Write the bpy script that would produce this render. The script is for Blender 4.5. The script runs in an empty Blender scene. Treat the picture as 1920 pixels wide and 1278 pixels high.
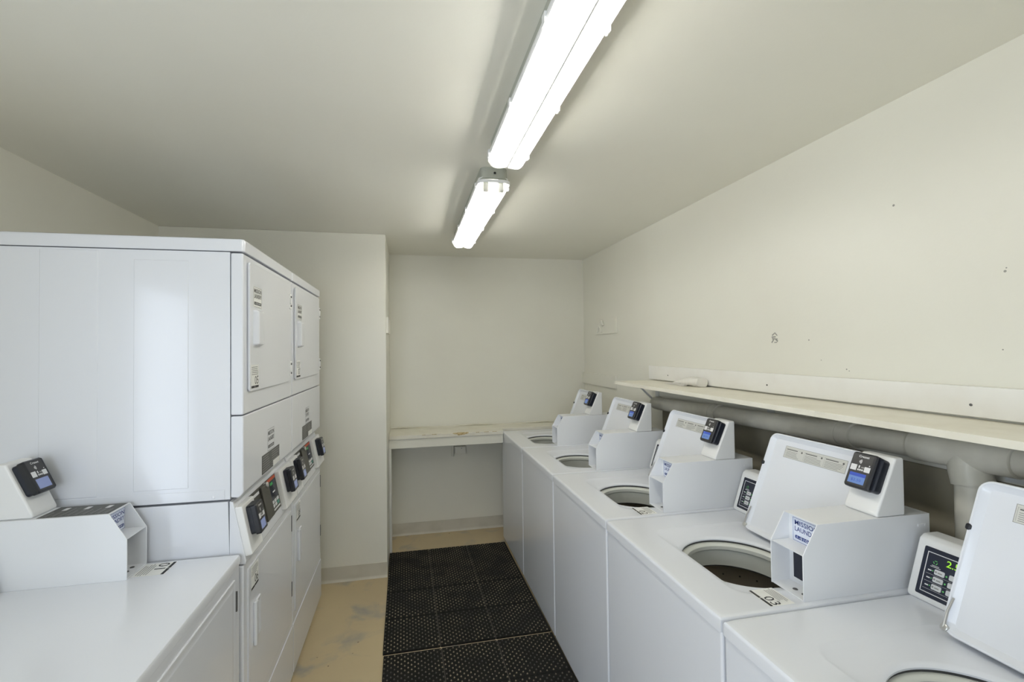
import bpy, bmesh, math, random
from mathutils import Vector, Matrix

random.seed(7)
S = bpy.context.scene
COL = S.collection

# ------------------------------------------------------------------ camera
cam_data = bpy.data.cameras.new('camera')
cam_data.sensor_width = 36.0
cam_data.lens = 840.0 / 1920.0 * 36.0
cam_data.shift_x = 31.0 / 1920.0
cam_data.clip_start = 0.02
cam = bpy.data.objects.new('camera', cam_data)
COL.objects.link(cam)
CR = ((0.9811903, 0.00769556, 0.19288955),
      (-0.19270731, -0.01985469, 0.98105539),
      (-0.01137953, 0.99977326, 0.01799824))
cam.matrix_world = Matrix(((CR[0][0], CR[0][1], -CR[0][2], 0),
                           (CR[1][0], CR[1][1], -CR[1][2], 0),
                           (CR[2][0], CR[2][1], -CR[2][2], 1.618),
                           (0, 0, 0, 1)))
S.camera = cam

# ------------------------------------------------------------------ world: overcast daylight through invented openings out of view
W = bpy.data.worlds.new('overcast_sky')
S.world = W
W.use_nodes = True
bg = W.node_tree.nodes['Background']
bg.inputs[0].default_value = (0.80, 0.895, 1.03, 1)
bg.inputs[1].default_value = 4.7
TUBE_STRENGTH = 35.0
TUBE_COLOR = (1.0, 0.98, 0.93)

S.view_settings.view_transform = 'Standard'
S.view_settings.look = 'None'
S.view_settings.exposure = 0.10
S.view_settings.gamma = 1.0
S.view_settings.use_curve_mapping = False
S.cycles.use_denoising = True
S.cycles.use_adaptive_sampling = True
S.cycles.adaptive_threshold = 0.03
S.cycles.max_bounces = 8
S.cycles.diffuse_bounces = 5
S.cycles.transparent_max_bounces = 12
S.cycles.sample_clamp_indirect = 6.0
S.cycles.caustics_reflective = False
S.cycles.caustics_refractive = False


def portal(loc, rot, sx, sy):
    l = bpy.data.lights.new('daylight_portal', 'AREA')
    l.shape = 'RECTANGLE'; l.size = sx; l.size_y = sy
    l.cycles.is_portal = True
    o = bpy.data.objects.new('daylight_portal', l)
    COL.objects.link(o)
    o.location = loc; o.rotation_euler = rot


portal((-1.72, -0.10, 1.05), (0, -math.pi / 2, 0), 2.0, 0.95)
portal((-0.75, -1.62, 1.30), (math.pi / 2, 0, 0), 1.5, 1.4)

# ------------------------------------------------------------------ materials
MATS = {}


def mat(name, col, rough=0.5, metal=0.0, emit=0.0, ecol=None, coat=0.0, noise=None, bump=None, spec=0.5):
    """noise = (scale, colour2, lo, hi, detail); bump = (scale, strength, distance)"""
    m = bpy.data.materials.new(name)
    m.use_nodes = True
    nt = m.node_tree
    p = nt.nodes['Principled BSDF']
    p.inputs['Base Color'].default_value = (*col, 1)
    p.inputs['Roughness'].default_value = rough
    p.inputs['Metallic'].default_value = metal
    p.inputs['Specular IOR Level'].default_value = spec
    if coat:
        p.inputs['Coat Weight'].default_value = coat
        p.inputs['Coat Roughness'].default_value = 0.08
    if emit:
        p.inputs['Emission Color'].default_value = (*(ecol or col), 1)
        p.inputs['Emission Strength'].default_value = emit
    tc = None
    if noise or bump:
        tc = nt.nodes.new('ShaderNodeNewGeometry').outputs['Position']
    if noise:
        sc, c2, lo, hi, det = noise
        n = nt.nodes.new('ShaderNodeTexNoise')
        n.inputs['Scale'].default_value = sc
        n.inputs['Detail'].default_value = det
        nt.links.new(tc, n.inputs['Vector'])
        r = nt.nodes.new('ShaderNodeValToRGB')
        r.color_ramp.elements[0].position = lo
        r.color_ramp.elements[0].color = (*col, 1)
        r.color_ramp.elements[1].position = hi
        r.color_ramp.elements[1].color = (*c2, 1)
        nt.links.new(n.outputs['Fac'], r.inputs[0])
        nt.links.new(r.outputs[0], p.inputs['Base Color'])
    if bump:
        sc, st, di = bump
        n = nt.nodes.new('ShaderNodeTexNoise')
        n.inputs['Scale'].default_value = sc
        n.inputs['Detail'].default_value = 3
        nt.links.new(tc, n.inputs['Vector'])
        b = nt.nodes.new('ShaderNodeBump')
        b.inputs['Strength'].default_value = st
        b.inputs['Distance'].default_value = di
        nt.links.new(n.outputs['Fac'], b.inputs['Height'])
        nt.links.new(b.outputs[0], p.inputs['Normal'])
    MATS[name] = m
    return m


mat('wall_paint', (0.76, 0.745, 0.66), 0.36, noise=(1.3, (0.73, 0.71, 0.625), 0.4, 0.7, 3), bump=(55, 0.10, 0.004))
mat('ceiling_paint', (0.835, 0.82, 0.735), 0.42, noise=(1.1, (0.81, 0.79, 0.705), 0.4, 0.7, 3), bump=(45, 0.10, 0.004))
mat('cream_paint', (0.76, 0.73, 0.63), 0.4, noise=(9, (0.68, 0.64, 0.53), 0.45, 0.8, 5))
mat('board_white', (0.82, 0.81, 0.77), 0.4, noise=(6, (0.77, 0.75, 0.70), 0.45, 0.75, 4))
mat('worn_wood', (0.33, 0.23, 0.09), 0.8, noise=(60, (0.55, 0.45, 0.26), 0.4, 0.6, 4))
mat('rubber_base', (0.56, 0.53, 0.45), 0.5, noise=(7, (0.47, 0.44, 0.36), 0.45, 0.75, 4))
mat('enamel', (0.75, 0.77, 0.815), 0.22, coat=0.35)
mat('enamel_dryer', (0.745, 0.76, 0.80), 0.20, coat=0.4)
mat('enamel_box', (0.79, 0.80, 0.815), 0.3)
mat('plastic_white', (0.80, 0.80, 0.79), 0.35)
mat('seam_dark', (0.05, 0.05, 0.05), 0.7)
mat('tub_plastic', (0.62, 0.63, 0.58), 0.35)
mat('tub_steel', (0.34, 0.30, 0.24), 0.4, metal=0.5)
mat('rubber_black', (0.006, 0.006, 0.005), 0.75, spec=0.2, noise=(90, (0.013, 0.012, 0.010), 0.4, 0.7, 3))
mat('rubber_dusty', (0.045, 0.040, 0.030), 0.8)
mat('stud_rubber', (0.17, 0.14, 0.085), 0.4, noise=(7, (0.02, 0.018, 0.014), 0.40, 0.60, 3))
mat('reader_black', (0.012, 0.013, 0.017), 0.32)
mat('reader_navy', (0.008, 0.011, 0.02), 0.4)
mat('reader_face', (0.035, 0.034, 0.034), 0.35)
mat('panel_navy', (0.010, 0.013, 0.028), 0.25)
mat('ink_black', (0.02, 0.02, 0.02), 0.6)
mat('ink_grey', (0.26, 0.26, 0.25), 0.6)
mat('ink_blue', (0.03, 0.055, 0.22), 0.6)
mat('paper', (0.80, 0.80, 0.77), 0.5)
mat('paper_grey', (0.60, 0.60, 0.56), 0.5)
mat('paper_cool', (0.74, 0.78, 0.88), 0.5)
mat('label_dark', (0.10, 0.10, 0.095), 0.6)
mat('white_print', (0.72, 0.72, 0.72), 0.5)
mat('silver', (0.62, 0.61, 0.58), 0.3, metal=0.9)
mat('hinge_grey', (0.11, 0.11, 0.11), 0.45, metal=0.4)
mat('panel_olive', (0.050, 0.048, 0.038), 0.4)
mat('label_red', (0.50, 0.08, 0.03), 0.5)
mat('button_green', (0.04, 0.33, 0.08), 0.4)
mat('button_teal', (0.06, 0.28, 0.22), 0.4)
mat('button_white', (0.66, 0.67, 0.68), 0.4)
mat('screen_blue', (0.03, 0.05, 0.25), 0.2, emit=0.22, ecol=(0.10, 0.20, 0.75))
mat('screen_light', (0.08, 0.13, 0.30), 0.2, emit=0.20, ecol=(0.30, 0.52, 1.0))
mat('screen_pale', (0.14, 0.17, 0.30), 0.2, emit=0.17, ecol=(0.45, 0.55, 0.95))
mat('led_green', (0.2, 0.5, 0.03), 0.4, emit=0.5, ecol=(0.45, 0.85, 0.03))
mat('led_dot', (0.1, 0.4, 0.1), 0.4, emit=0.12, ecol=(0.15, 0.8, 0.2))
mat('pipe_paint', (0.60, 0.58, 0.50), 0.42, noise=(12, (0.52, 0.50, 0.43), 0.4, 0.7, 3))
mat('fixture_grey', (0.42, 0.43, 0.37), 0.5)
mat('reflector', (0.85, 0.85, 0.82), 0.4)
mat('cloth_white', (0.78, 0.76, 0.71), 0.85)
mat('scar_grey', (0.30, 0.29, 0.26), 0.8)
mat('added_opening_trim', (0.70, 0.68, 0.60), 0.4)
mat('shade_olive', (0.26, 0.235, 0.17), 0.7, noise=(5, (0.20, 0.185, 0.15), 0.4, 0.7, 4))  # olive-brown holding both shade and a darker wall tone, for the added sheet
mat('bracket_white', (0.62, 0.63, 0.62), 0.45)


def floor_mat():
    m = bpy.data.materials.new('painted_concrete')
    m.use_nodes = True
    nt = m.node_tree
    p = nt.nodes['Principled BSDF']
    p.inputs['Roughness'].default_value = 0.5
    g = nt.nodes.new('ShaderNodeNewGeometry')

    def noise(scale, det, dist=0.0):
        n = nt.nodes.new('ShaderNodeTexNoise')
        n.inputs['Scale'].default_value = scale
        n.inputs['Detail'].default_value = det
        n.inputs['Distortion'].default_value = dist
        nt.links.new(g.outputs['Position'], n.inputs['Vector'])
        return n.outputs['Fac']

    def ramp(f, a, b):
        r = nt.nodes.new('ShaderNodeMapRange')
        r.inputs[1].default_value = a
        r.inputs[2].default_value = b
        nt.links.new(f, r.inputs[0])
        return r.outputs[0]

    def mix(fac, c1, c2):
        x = nt.nodes.new('ShaderNodeMix')
        x.data_type = 'RGBA'
        nt.links.new(fac, x.inputs[0])
        for s, c in ((6, c1), (7, c2)):
            if isinstance(c, tuple):
                x.inputs[s].default_value = (*c, 1)
            else:
                nt.links.new(c, x.inputs[s])
        return x.outputs[2]
    base = mix(ramp(noise(2.2, 4), 0.35, 0.7), (0.52, 0.42, 0.255), (0.46, 0.37, 0.23))
    worn = mix(ramp(noise(4.6, 8, 0.5), 0.54, 0.74), base, (0.27, 0.265, 0.25))
    spot = mix(ramp(noise(38, 2), 0.735, 0.76), worn, (0.16, 0.11, 0.07))
    nt.links.new(spot, p.inputs['Base Color'])
    b = nt.nodes.new('ShaderNodeBump')
    b.inputs['Strength'].default_value = 0.15
    b.inputs['Distance'].default_value = 0.003
    nt.links.new(noise(30, 4), b.inputs['Height'])
    nt.links.new(b.outputs[0], p.inputs['Normal'])
    MATS['floor'] = m


floor_mat()


def lens_mat():
    m = bpy.data.materials.new('prismatic_lens')
    m.use_nodes = True
    nt = m.node_tree
    nt.nodes.remove(nt.nodes['Principled BSDF'])
    out = nt.nodes['Material Output']
    t = nt.nodes.new('ShaderNodeBsdfTransparent')
    t.inputs[0].default_value = (0.97, 0.97, 0.96, 1)
    d = nt.nodes.new('ShaderNodeBsdfTranslucent')
    d.inputs[0].default_value = (0.92, 0.92, 0.90, 1)
    gl = nt.nodes.new('ShaderNodeBsdfGlossy')
    gl.inputs['Roughness'].default_value = 0.15
    m1 = nt.nodes.new('ShaderNodeMixShader')
    m1.inputs[0].default_value = 0.32
    m2 = nt.nodes.new('ShaderNodeMixShader')
    m2.inputs[0].default_value = 0.04
    nt.links.new(t.outputs[0], m1.inputs[1])
    nt.links.new(d.outputs[0], m1.inputs[2])
    nt.links.new(m1.outputs[0], m2.inputs[1])
    nt.links.new(gl.outputs[0], m2.inputs[2])
    nt.links.new(m2.outputs[0], out.inputs[0])
    MATS['lens'] = m
    mat('tube_glow', (0.9, 0.9, 0.9), 0.5, emit=TUBE_STRENGTH, ecol=TUBE_COLOR)


lens_mat()

# ------------------------------------------------------------------ mesh building
_text_cache = {}


def text_mesh(s, bold=0.0):
    k = (s, bold)
    if k not in _text_cache:
        c = bpy.data.curves.new('lettering', 'FONT')
        c.body = s
        c.size = 1.0
        c.offset = bold
        c.resolution_u = 2
        o = bpy.data.objects.new('lettering', c)
        COL.objects.link(o)
        dg = bpy.context.evaluated_depsgraph_get()
        me = bpy.data.meshes.new_from_object(o.evaluated_get(dg))
        vs = [(v.co.x, v.co.y) for v in me.vertices]
        fs = [tuple(p.vertices) for p in me.polygons]
        x0 = min(v[0] for v in vs); x1 = max(v[0] for v in vs)
        y0 = min(v[1] for v in vs); y1 = max(v[1] for v in vs)
        vs = [((x - x0) / (x1 - x0), (y - y0) / (y1 - y0)) for x, y in vs]
        bpy.data.meshes.remove(me)
        bpy.data.objects.remove(o)
        bpy.data.curves.remove(c)
        _text_cache[k] = (vs, fs)
    return _text_cache[k]


class Fr:
    """a flat frame: u to the right, v up, w out of the surface"""
    def __init__(self, o, u, v):
        self.o = Vector(o); self.u = Vector(u).normalized(); self.v = Vector(v).normalized()
        self.w = self.u.cross(self.v)

    def __call__(self, a, b, c=0.0):
        return self.o + self.u * a + self.v * b + self.w * c


class MB:
    def __init__(self):
        self.v = []; self.f = []; self.m = []

    def add(self, vs, fs, m=0):
        n = len(self.v)
        self.v += [tuple(x) for x in vs]
        self.f += [tuple(i + n for i in f) for f in fs]
        self.m += [m] * len(fs)
        return self

    def _bm(self, bm, m, bev, seg):
        if bev:
            bmesh.ops.bevel(bm, geom=[e for e in bm.edges if e.calc_face_angle(0) > 0.4], offset=bev,
                            segments=seg, profile=0.5, affect='EDGES', clamp_overlap=True)
        bmesh.ops.recalc_face_normals(bm, faces=bm.faces)
        bm.verts.index_update()
        self.add([v.co[:] for v in bm.verts], [[v.index for v in f.verts] for f in bm.faces], m)
        bm.free()
        return self

    def box(self, x0, x1, y0, y1, z0, z1, m=0, bev=0.0, seg=2):
        bm = bmesh.new()
        vs = [bm.verts.new((x, y, z)) for x in (x0, x1) for y in (y0, y1) for z in (z0, z1)]
        for q in ((0, 1, 3, 2), (4, 6, 7, 5), (0, 4, 5, 1), (2, 3, 7, 6), (0, 2, 6, 4), (1, 5, 7, 3)):
            bm.faces.new([vs[i] for i in q])
        bmesh.ops.recalc_face_normals(bm, faces=bm.faces)
        return self._bm(bm, m, bev, seg)

    def prism(self, prof, y0, y1, m=0, bev=0.0, seg=2):
        """profile in (x, z), extruded along y"""
        bm = bmesh.new()
        a = [bm.verts.new((x, y0, z)) for x, z in prof]
        b = [bm.verts.new((x, y1, z)) for x, z in prof]
        n = len(prof)
        bm.faces.new(a); bm.faces.new(b[::-1])
        for i in range(n):
            bm.faces.new((a[i], b[i], b[(i + 1) % n], a[(i + 1) % n]))
        bmesh.ops.recalc_face_normals(bm, faces=bm.faces)
        return self._bm(bm, m, bev, seg)

    def loft(self, fr, u0, u1, v0, v1, rad, rings, m=0, k=5, cap0=True, cap1=True, ms=None):
        """rounded rectangles at (inset, w) stacked in a frame"""
        vs = []; fs = []; mm = []
        n = 4 * (k + 1)
        for ins, w in rings:
            a0, a1, b0, b1 = u0 + ins, u1 - ins, v0 + ins, v1 - ins
            r = max(rad - ins, 0.0006)
            r = min(r, (a1 - a0) / 2.001, (b1 - b0) / 2.001)
            for (cx, cy, st) in ((a1 - r, b1 - r, 0), (a0 + r, b1 - r, 1), (a0 + r, b0 + r, 2), (a1 - r, b0 + r, 3)):
                for i in range(k + 1):
                    t = (st + i / k) * math.pi / 2
                    vs.append(fr(cx + r * math.cos(t), cy + r * math.sin(t), w))
        for j in range(len(rings) - 1):
            for i in range(n):
                i2 = (i + 1) % n
                fs.append((j * n + i, j * n + i2, (j + 1) * n + i2, (j + 1) * n + i))
                mm.append(ms[j] if ms else m)
        if cap0:
            fs.append(tuple(range(n))[::-1]); mm.append(ms[0] if ms else m)
        if cap1:
            b = (len(rings) - 1) * n
            fs.append(tuple(b + i for i in range(n))); mm.append(ms[-1] if ms else m)
        s = len(self.f)
        self.add(vs, fs, 0)
        self.m[s:] = mm
        return self

    def lathe(self, c, prof, n=48, m=0, ms=None):
        vs = []; fs = []; mm = []
        for r, z in prof:
            for i in range(n):
                t = 2 * math.pi * i / n
                vs.append((c[0] + r * math.cos(t), c[1] + r * math.sin(t), c[2] + z))
        for j in range(len(prof) - 1):
            for i in range(n):
                i2 = (i + 1) % n
                fs.append((j * n + i, j * n + i2, (j + 1) * n + i2, (j + 1) * n + i))
                mm.append(ms[j] if ms else m)
        s = len(self.f)
        self.add(vs, fs, 0)
        self.m[s:] = mm
        return self

    def tube(self, pts, r, n=16, m=0, cap=True):
        pts = [Vector(p) for p in pts]
        rr = r if isinstance(r, (list, tuple)) else [r] * len(pts)
        up = Vector((0, 0, 1))
        vs = []; fs = []
        for i, p in enumerate(pts):
            d = (pts[min(i + 1, len(pts) - 1)] - pts[max(i - 1, 0)]).normalized()
            a = d.cross(up)
            if a.length < 0.05:
                a = d.cross(Vector((0, 1, 0)))
            a.normalize(); b = a.cross(d)
            for k in range(n):
                t = 2 * math.pi * k / n
                vs.append(p + (a * math.cos(t) + b * math.sin(t)) * rr[i])
        for j in range(len(pts) - 1):
            for k in range(n):
                k2 = (k + 1) % n
                fs.append((j * n + k, (j + 1) * n + k, (j + 1) * n + k2, j * n + k2))
        if cap:
            fs.append(tuple(range(n)))
            fs.append(tuple((len(pts) - 1) * n + k for k in range(n))[::-1])
        return self.add(vs, fs, m)

    def quad(self, fr, u0, u1, v0, v1, m=0, w=0.0004):
        return self.add([fr(u0, v0, w), fr(u1, v0, w), fr(u1, v1, w), fr(u0, v1, w)], [(0, 1, 2, 3)], m)

    def slab(self, fr, u0, u1, v0, v1, w0, w1, m=0, bev=0.0, rad=None):
        if rad:
            b = bev or 0.0006
            return self.loft(fr, u0, u1, v0, v1, rad, [(0, w0), (0, w1 - b), (b, w1)], m)
        bm = bmesh.new()
        vs = [bm.verts.new(fr(a, b, c)) for a in (u0, u1) for b in (v0, v1) for c in (w0, w1)]
        for q in ((0, 1, 3, 2), (4, 6, 7, 5), (0, 4, 5, 1), (2, 3, 7, 6), (0, 2, 6, 4), (1, 5, 7, 3)):
            bm.faces.new([vs[i] for i in q])
        bmesh.ops.recalc_face_normals(bm, faces=bm.faces)
        return self._bm(bm, m, bev, 2)

    def text(self, fr, s, u0, u1, v0, v1, m=0, w=0.0007, bold=0.0):
        vs, fs = text_mesh(s, bold)
        return self.add([fr(u0 + a * (u1 - u0), v0 + b * (v1 - v0), w) for a, b in vs], fs, m)

    def disc(self, fr, u, v, r, m=0, w=0.0004, n=12):
        return self.add([fr(u + r * math.cos(2 * math.pi * i / n), v + r * math.sin(2 * math.pi * i / n), w) for i in range(n)],
                        [tuple(range(n))], m)

    def build(self, name, mats, parent=None, smooth=38):
        me = bpy.data.meshes.new(name)
        me.from_pydata(self.v, [], self.f)
        if isinstance(mats, str):
            mats = [mats]
        for x in mats:
            me.materials.append(MATS[x])
        me.polygons.foreach_set('material_index', self.m)
        if smooth:
            me.polygons.foreach_set('use_smooth', [True] * len(self.f))
            me.set_sharp_from_angle(angle=math.radians(smooth))
        me.update()
        o = bpy.data.objects.new(name, me)
        COL.objects.link(o)
        if parent:
            o.parent = parent
        if smooth:
            wn = o.modifiers.new('weighted_normal', 'WEIGHTED_NORMAL')
            wn.keep_sharp = True
            wn.weight = 100
        return o


def empty(name, loc, rz=0.0):
    o = bpy.data.objects.new(name, None)
    o.empty_display_size = 0.1
    COL.objects.link(o)
    o.location = loc
    o.rotation_euler = (0, 0, rz)
    return o


def tag(o, label, cat, group=None):
    o['label'] = label
    o['category'] = cat
    if group:
        o['group'] = group
    return o


def struct(o, label=None):
    o['kind'] = 'structure'
    if label:
        o['label'] = label
    return o


# ------------------------------------------------------------------ room shell
XL, XR, YB, YF, ZC = -1.615, 1.655, 4.035, -1.55, 2.46
XC, YC = -0.152, 3.331          # corner of the boxed-out wall

struct(MB().box(XL - 0.12, XR + 0.12, YF - 0.12, YB + 0.12, -0.10, 0.0).build('floor', 'floor'), 'tan painted concrete floor with grey worn patches')
struct(MB().box(XL - 0.12, XR + 0.12, YF - 0.12, YB + 0.12, ZC, ZC + 0.1).build('ceiling', 'ceiling_paint'), 'plain cream painted ceiling')
wr = struct(MB().box(XR, XR + 0.1, YF, YB, 0, ZC).build('wall_right', 'wall_paint'), 'long cream wall behind the row of washers')
struct(MB().box(XC, XR + 0.1, YB, YB + 0.1, 0, ZC).build('wall_back', 'wall_paint'), 'cream back wall above the counter')
struct(MB().box(XL - 0.1, XC, YC, YB + 0.1, 0, ZC, bev=0.004).build('wall_corner', 'wall_paint'), 'cream boxed-out wall beside the stacked dryers')
# left wall with an open doorway added out of view for daylight
b = MB()
b.box(XL - 0.1, XL, 0.37, YC, 0, ZC)
b.box(XL - 0.1, XL, YF, -0.57, 0, ZC)
b.box(XL - 0.1, XL, -0.57, 0.37, 2.05, ZC)
struct(b.build('wall_left', 'wall_paint'), 'cream wall behind the stacked dryers')
b = MB()
b.box(XL - 0.1, -1.45, YF - 0.1, YF, 0, ZC)
b.box(-0.05, XR + 0.1, YF - 0.1, YF, 0, ZC)
b.box(-1.45, -0.05, YF - 0.1, YF, 0, 0.60)
b.box(-1.45, -0.05, YF - 0.1, YF, 2.00, ZC)
struct(b.build('wall_front', 'wall_paint'), 'cream wall behind the camera')
b = MB()
b.box(XL - 0.11, XL + 0.012, 0.37, 0.44, 0, 2.12, bev=0.003)
b.box(XL - 0.11, XL + 0.012, -0.64, -0.57, 0, 2.12, bev=0.003)
b.box(XL - 0.11, XL + 0.012, -0.57, 0.37, 2.05, 2.12, bev=0.003)
struct(b.build('unseen_door_1', 'added_opening_trim'))  # trim of the unseen doorway put in as a daylight source

b = MB()
for x0, x1, z0, z1 in ((-1.50, -0.0, 0.54, 0.60), (-1.50, -0.0, 2.0, 2.06), (-1.50, -1.45, 0.60, 2.0), (-0.05, 0.0, 0.60, 2.0), (-0.77, -0.73, 0.60, 2.0)):
    b.box(x0, x1, YF - 0.06, YF + 0.012, z0, z1, bev=0.003)
struct(b.build('added_window_1', 'added_opening_trim'))  # frame of an unseen window added to bring in daylight fill

# rubber cove bases


def cove(name, prof_pts, x0, x1, y, joint=None):
    b = MB()
    fr = Fr((0, y, 0), (1, 0, 0), (0, 0, 1))
    segs = [(x0, x1)] if joint is None else [(x0, joint - 0.0007), (joint + 0.0007, x1)]
    for a, c in segs:
        pr = [(0.0, 0.0), (0.0, 0.104), (0.003, 0.104), (0.004, 0.02), (0.008, 0.008), (0.014, 0.0)]
        n = len(pr)
        vs = [(a, y - d, z) for d, z in pr] + [(c, y - d, z) for d, z in pr]
        fs = [(i, n + i, n + (i + 1) % n, (i + 1) % n) for i in range(n)] + [tuple(range(n)), tuple(range(n, 2 * n))[::-1]]
        b.add(vs, fs)
    return struct(b.build(name, 'rubber_base'), 'grey-beige rubber cove base')


cove('baseboard_back', None, XC, XR, YB, 0.31)
cove('baseboard_corner', None, XL, XC, YC)

# scars and nail holes in the right wall (sit on the wall surface)
b = MB()
frw = Fr((XR, 0, 0), (0, -1, 0), (0, 0, 1))      # u = -y
for (y, z, a, l, t) in ((1.778, 1.671, 0.6, 0.016, 0.005), (1.763, 1.672, -0.8, 0.02, 0.004), (1.776, 1.659, 0.05, 0.022, 0.006),
                        (1.770, 1.650, -0.1, 0.03, 0.005), (1.782, 1.640, 0.9, 0.018, 0.005), (1.759, 1.643, -0.7, 0.014, 0.005), (1.765, 1.634, 0.1, 0.014, 0.004)):
    c, s = math.cos(a), math.sin(a)
    f2 = Fr((XR - 0.0005, y, z), (0, -c, s), (0, s, c))
    b.slab(f2, -l / 2, l / 2, -t / 2, t / 2, -0.0004, 0.0008)
o = b.build('wall_scar', 'scar_grey', wr, smooth=None)
o['label'] = 'dark torn anchor scar'
b = MB()
for y, z, r in ((1.246, 2.099, 0.004), (0.958, 1.821, 0.0035), (0.955, 1.83, 0.002), (0.968, 1.60, 0.002), (1.43, 1.525, 0.0028), (1.42, 1.519, 0.002), (1.592, 1.641, 0.003), (1.537, 1.558, 0.002)):
    b.disc(frw, -y, z, r, w=0.0008)
b.build('nail_holes', 'scar_grey', wr, smooth=None)

# ------------------------------------------------------------------ rail boards, ledger, shelf
b = MB()
b.box(XC, XC + 0.017, 3.345, 3.75, 1.743, 1.859, bev=0.002)
o = b.build('rail_board', 'wall_paint')
tag(o, 'short painted board on the boxed-out wall above the counter end', 'board')
t = empty('rail_cleat', (XR, 3.54, 1.8))
MB().box(-0.014, 0, -0.205, 0.205, -0.064, 0.062, bev=0.002).build('board', 'wall_paint', t)
b = MB()
b.tube([(-0.016, 0.15, -0.05), (-0.018, 0.12, 0.0), (-0.018, 0.09, 0.045), (-0.018, 0.05, 0.048)], 0.008, 8)
b.tube([(-0.018, 0.05, 0.048), (-0.026, 0.03, 0.034), (-0.022, 0.022, 0.006)], 0.013, 8)
b.tube([(-0.016, 0.15, -0.05), (-0.018, 0.10, 0.0), (-0.016, 0.06, -0.05)], 0.006, 8)
b.build('rod_socket', 'wall_paint', t)
tag(t, 'painted-over cleat with a broken rod socket high in the far corner', 'board')

b = MB()
b.box(XR - 0.018, XR, 3.357, YB - 0.001, 1.288, 1.39, bev=0.0015)
tag(b.build('cleat_board', 'wall_paint'), 'cream painted board on the right wall, in the far corner', 'board')

t = empty('ledger_board', (XR, 0, 1.40))
MB().box(-0.019, 0, -0.6, 2.84, 0.002, 0.092, bev=0.002).build('board', 'board_white', t)
for y in (2.608, 1.801, 1.034, 0.25):
    b = MB()
    f2 = Fr((-0.019, y, 0.037), (0, -1, 0), (0, 0, 1))
    b.loft(f2, -0.004, 0.004, -0.004, 0.004, 0.004, [(0, -0.001), (0, 0.001), (0.002, 0.0018)])
    b.build('screw', 'hinge_grey', t)
tag(t, 'long white board screwed to the wall above the shelf', 'board')

SX0, SZ = 1.362, 1.395
t = empty('storage_shelf', (XR, 0, 0))
b = MB()
b.box(SX0 - XR, 0.0, -0.6, 2.80, SZ - 0.021, SZ, bev=0.002)
b.build('shelf_board', 'cream_paint', t)
tag(t, 'long cream shelf along the right wall above the washers', 'shelf')
for yb in (2.765, 1.80, 0.95):
    b = MB()
    b.box(-0.004, 0, yb - 0.02, yb + 0.02, SZ - 0.165, SZ - 0.021)
    b.box(-0.22, -0.0, yb - 0.02, yb + 0.02, SZ - 0.025, SZ - 0.021)
    if yb > 2.5:
        b.prism([(-0.004, SZ - 0.160), (-0.15, SZ - 0.026), (-0.14, SZ - 0.026), (-0.004, SZ - 0.148)], yb - 0.009, yb + 0.009)
    b.build('bracket', 'bracket_white', t, smooth=None)
b = MB()
b.box(SX0 - XR - 0.0012, SX0 - XR + 0.004, 1.295, 1.315, SZ - 0.020, SZ - 0.002, bev=0.0008)
b.build('edge_patch', 'cream_paint', t)

# torn paper / rag on the shelf
b = MB()
random.seed(11)
n1, n2 = 26, 14
vs = []; fs = []
for i in range(n1):
    s = i / (n1 - 1)
    for j in range(n2):
        a = 2 * math.pi * j / n2
        r = (0.010 + 0.017 * min(1, s * 1.6)) * (1 + 0.28 * (random.random() - 0.5))
        y = 2.46 - 0.25 * s + 0.006 * (random.random() - 0.5)
        z = SZ + max(0.001, 0.024 * min(1, 0.3 + s) + r * math.sin(a))
        x = XR - 0.062 + r * 1.35 * math.cos(a)
        vs.append((x, y, z))
for i in range(n1 - 1):
    for j in range(n2):
        fs.append((i * n2 + j, i * n2 + (j + 1) % n2, (i + 1) * n2 + (j + 1) % n2, (i + 1) * n2 + j))
fs.append(tuple(range(n2))[::-1]); fs.append(tuple((n1 - 1) * n2 + j for j in range(n2)))
b.add(vs, fs)
vs = []; fs = []
for i in range(14):
    for j in range(6):
        s = i / 13; q = j / 5
        vs.append((XR - 0.045 - 0.075 * q * (0.75 + 0.5 * random.random()), 2.50 - 0.22 * s + 0.008 * random.random(),
                   SZ + 0.0015 + 0.007 * random.random() * (1 - q) + 0.012 * (1 - q) * s))
for i in range(13):
    for j in range(5):
        fs.append((i * 6 + j, i * 6 + j + 1, (i + 1) * 6 + j + 1, (i + 1) * 6 + j))
b.add(vs, fs)
tag(b.build('crumpled_paper', 'cloth_white', smooth=60), 'crumpled white paper lying on the shelf against the white board', 'paper')

# ------------------------------------------------------------------ drain pipe under the shelf
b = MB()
b.box(XR - 0.006, XR - 0.0005, -0.6, 2.70, 0.02, 1.225, bev=0.001)  # added sheet: shade under the shelf and darker wall put into its colour
tag(b.build('shade_sheet', 'shade_olive'), 'olive-brown sheet added for the dark, shaded wall behind the washers, below the pipe', 'board')
t = empty('drain_pipe', (1.590, 0, 1.30))


def pz(y):
    return 0.003 - 0.0285 * (y - 0.926)


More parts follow.
